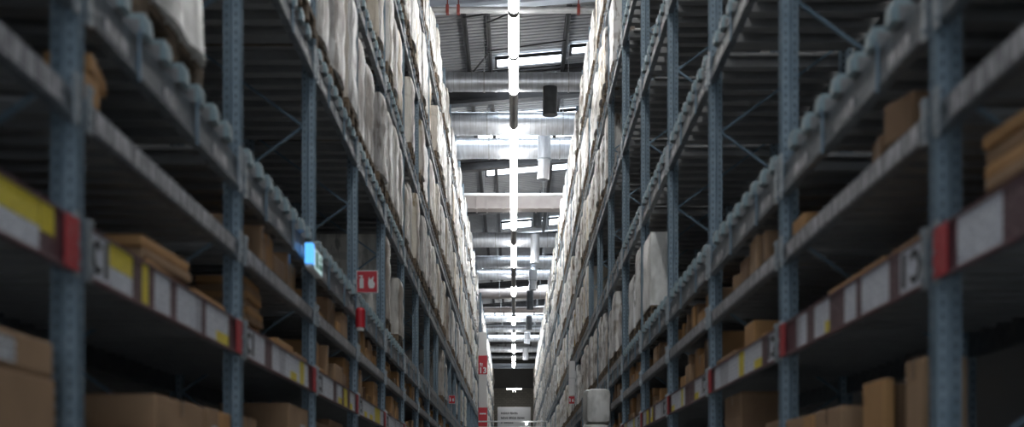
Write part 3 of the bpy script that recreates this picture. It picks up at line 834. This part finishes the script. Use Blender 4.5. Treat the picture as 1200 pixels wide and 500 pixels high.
# white aisle marker column with the number
cy = 60.0
t = thing('aisle_marker', 'white marker column with a red 13 sign and a red lower panel', 'aisle marker', (-1.36, cy, 0))
put('marker_column', mesh('marker_column', lambda bm: box(bm, -.175, .175, 0, .25, 0, EYE+7.05, .008), M['cream']), t)
p = put('number_sign', mesh('number_sign', lambda bm: box(bm, -.2, .2, -.03, 0, EYE+5.2, EYE+6.02, .005), M['redpaint']), t, label='red sign reading 13')
def txt(body, size, parent, loc, m, name='lettering'):
    cu = bpy.data.curves.new(name, 'FONT'); cu.body = body; cu.size = size; cu.align_x = 'CENTER'; cu.extrude = .004; cu.offset = size*.02
    cu.materials.append(m)
    tmp = bpy.data.objects.new(name, cu); me = bpy.data.meshes.new_from_object(tmp); bpy.data.objects.remove(tmp)
    o = bpy.data.objects.new(name, me); C.objects.link(o); o.parent = parent; o.location = loc; o.rotation_euler = (math.pi/2, 0, 0)
    return o
txt('13', .36, p, (.0, -.036, EYE+5.25), M['signwhite'])
put('caption', mesh('caption', lambda bm: (box(bm, -.13, -.1, -.036, -.03, EYE+5.62, EYE+5.7), box(bm, -.09, -.06, -.036, -.03, EYE+5.6, EYE+5.7), box(bm, -.04, .0, -.036, -.03, EYE+5.62, EYE+5.68), box(bm, -.13, 0, -.036, -.03, EYE+5.555, EYE+5.575)), M['signwhite']), p)
put('lower_panel', mesh('lower_panel', lambda bm: box(bm, -.2, .2, -.03, 0, EYE+1.6, EYE+3.74, .005), M['redpaint']), t, label='red panel with a white stripe')
put('stripe', mesh('stripe', lambda bm: box(bm, -.14, .14, -.036, -.03, EYE+3.44, EYE+3.5), M['signwhite']), t)

# pale rails bridging the aisle
t = thing('overhead_barrier', 'pale double rail bridging the aisle low in front of the notice board', 'barrier', (0, 58.5, EYE+2.75))
for z in (.05, .3): put('rail', mesh('rail', lambda bm: tube(bm, (-2.0, 0, z), (1.45, 0, z), .03, 12), M['steelwhite'], True), t)
for x in (-1.95, -.45, 1.42): put('rail_post', mesh('rail_post', lambda bm: box(bm, x-.025, x+.025, -.025, .025, -.1 if abs(x) < 1 else -EYE-2.75, .33), M['steelwhite']), t)
t = thing('rail_glint', 'lamp reflection shown as a small glowing ball on the pale rail', 'lamp', (.55, 58.36, EYE+2.95))
put('glint_ball', mesh('glint_ball', lambda bm: bmesh.ops.create_uvsphere(bm, u_segments=14, v_segments=8, radius=.055), M['lamp'], True), t)  # added glowing ball stands in for a lamp reflection on the rail
put('glint_clip', mesh('glint_clip', lambda bm: box(bm, -.015, .015, 0, .108, -.16, -.02), M['pipe']), t)

# notice board before the end wall
t = thing('notice_board', 'large pale notice board with dark writing before the end wall', 'notice board', (.03, 104.4, 0))
put('board_panel', mesh('board_panel', lambda bm: box(bm, -1.27, 1.27, 0, .12, EYE+1.2, EYE+6.55, .02), M['board']), t)
put('board_leg', mesh('board_leg', lambda bm: box(bm, -1.1, -1.0, 0, .12, 0, EYE+1.2), M['pipe']), t)
put('board_leg', mesh('board_leg', lambda bm: box(bm, 1.0, 1.1, 0, .12, 0, EYE+1.2), M['pipe']), t)
def words(bm, lens, z, h, wch):
    rr = random.Random(int(z*10)); x = -1.0
    for n in lens:
        for i in range(n):
            a = rr.uniform(.55, .8)*wch
            tall = rr.random() < .3 or i == 0
            top = z+h*(1.0 if tall else .72)
            box(bm, x, x+a*.42, -.012, 0, z, top); box(bm, x+a*.58, x+a, -.012, 0, z, z+h*.78)
            if rr.random() < .7: box(bm, x, x+a, -.008, 0, z+h*.6, z+h*.72)
            if rr.random() < .6: box(bm, x, x+a, -.008, 0, z, z+h*.12)
            x += wch
        x += wch*.7
for lens, z, h, w in (((7, 6), 6.0, .17, .094), ((6, 6, 6), 5.64, .17, .094), ((10,), 5.3, .17, .094)):
    put('bold_lettering', mesh('bold_lettering', lambda bm: words(bm, lens, EYE+z, h, w), M['ink']), t)
for lens, z in (((8, 11), 4.86), ((3, 5, 6), 4.5)):
    put('lettering', mesh('lettering', lambda bm: words(bm, lens, EYE+z, .15, .088), M['housing']), t)
# hanging fitting near the end wall
t = thing('hanging_lamp', 'white winged lamp hanging by a thin cable before the end wall', 'lamp', (.03, 103.0, EYE+7.8))
put('lamp_wing', mesh('lamp_wing', lambda bm: box(bm, -.55, .55, -.2, .2, 0, .045, .012), M['endlamp']), t)
put('lamp_body', mesh('lamp_body', lambda bm: (tube(bm, (0, 0, -.12), (0, 0, 0), .12, 16), tube(bm, (-.1, 0, -.22), (-.04, 0, -.1), .05, 10), tube(bm, (.1, 0, -.22), (.04, 0, -.1), .05, 10)), M['signwhite']), t)
put('cable', mesh('cable', lambda bm: bar(bm, (.15, 0, .05), (.15, 0, ROOF-EYE-7.8-.3), .03), M['girder']), t)

# ------------------------------------------------------------------ light, camera
w = bpy.data.worlds.new('world'); bpy.context.scene.world = w; w.use_nodes = True
bg = w.node_tree.nodes['Background']; bg.inputs[0].default_value = (.80, .90, 1.0, 1); bg.inputs[1].default_value = .82

cam = bpy.data.cameras.new('camera'); co = bpy.data.objects.new('camera', cam); C.objects.link(co)
co.location = (0, 0, EYE); co.rotation_euler = (math.pi/2, 0, 0)
cam.sensor_width = 36; cam.lens = 48; cam.clip_end = 300
cam.shift_x = -2/1200; cam.shift_y = (577-250)/1200
cam.dof.use_dof = True; cam.dof.focus_distance = 36; cam.dof.aperture_fstop = 1.6
sc = bpy.context.scene; sc.camera = co
sc.view_settings.view_transform = 'Standard'; sc.view_settings.look = 'None'; sc.view_settings.gamma = 1; sc.view_settings.use_curve_mapping = False
sc.view_settings.exposure = .95
sc.cycles.max_bounces = 7; sc.cycles.diffuse_bounces = 4; sc.cycles.glossy_bounces = 3
sc.cycles.caustics_reflective = False; sc.cycles.caustics_refractive = False
sc.cycles.use_denoising = True
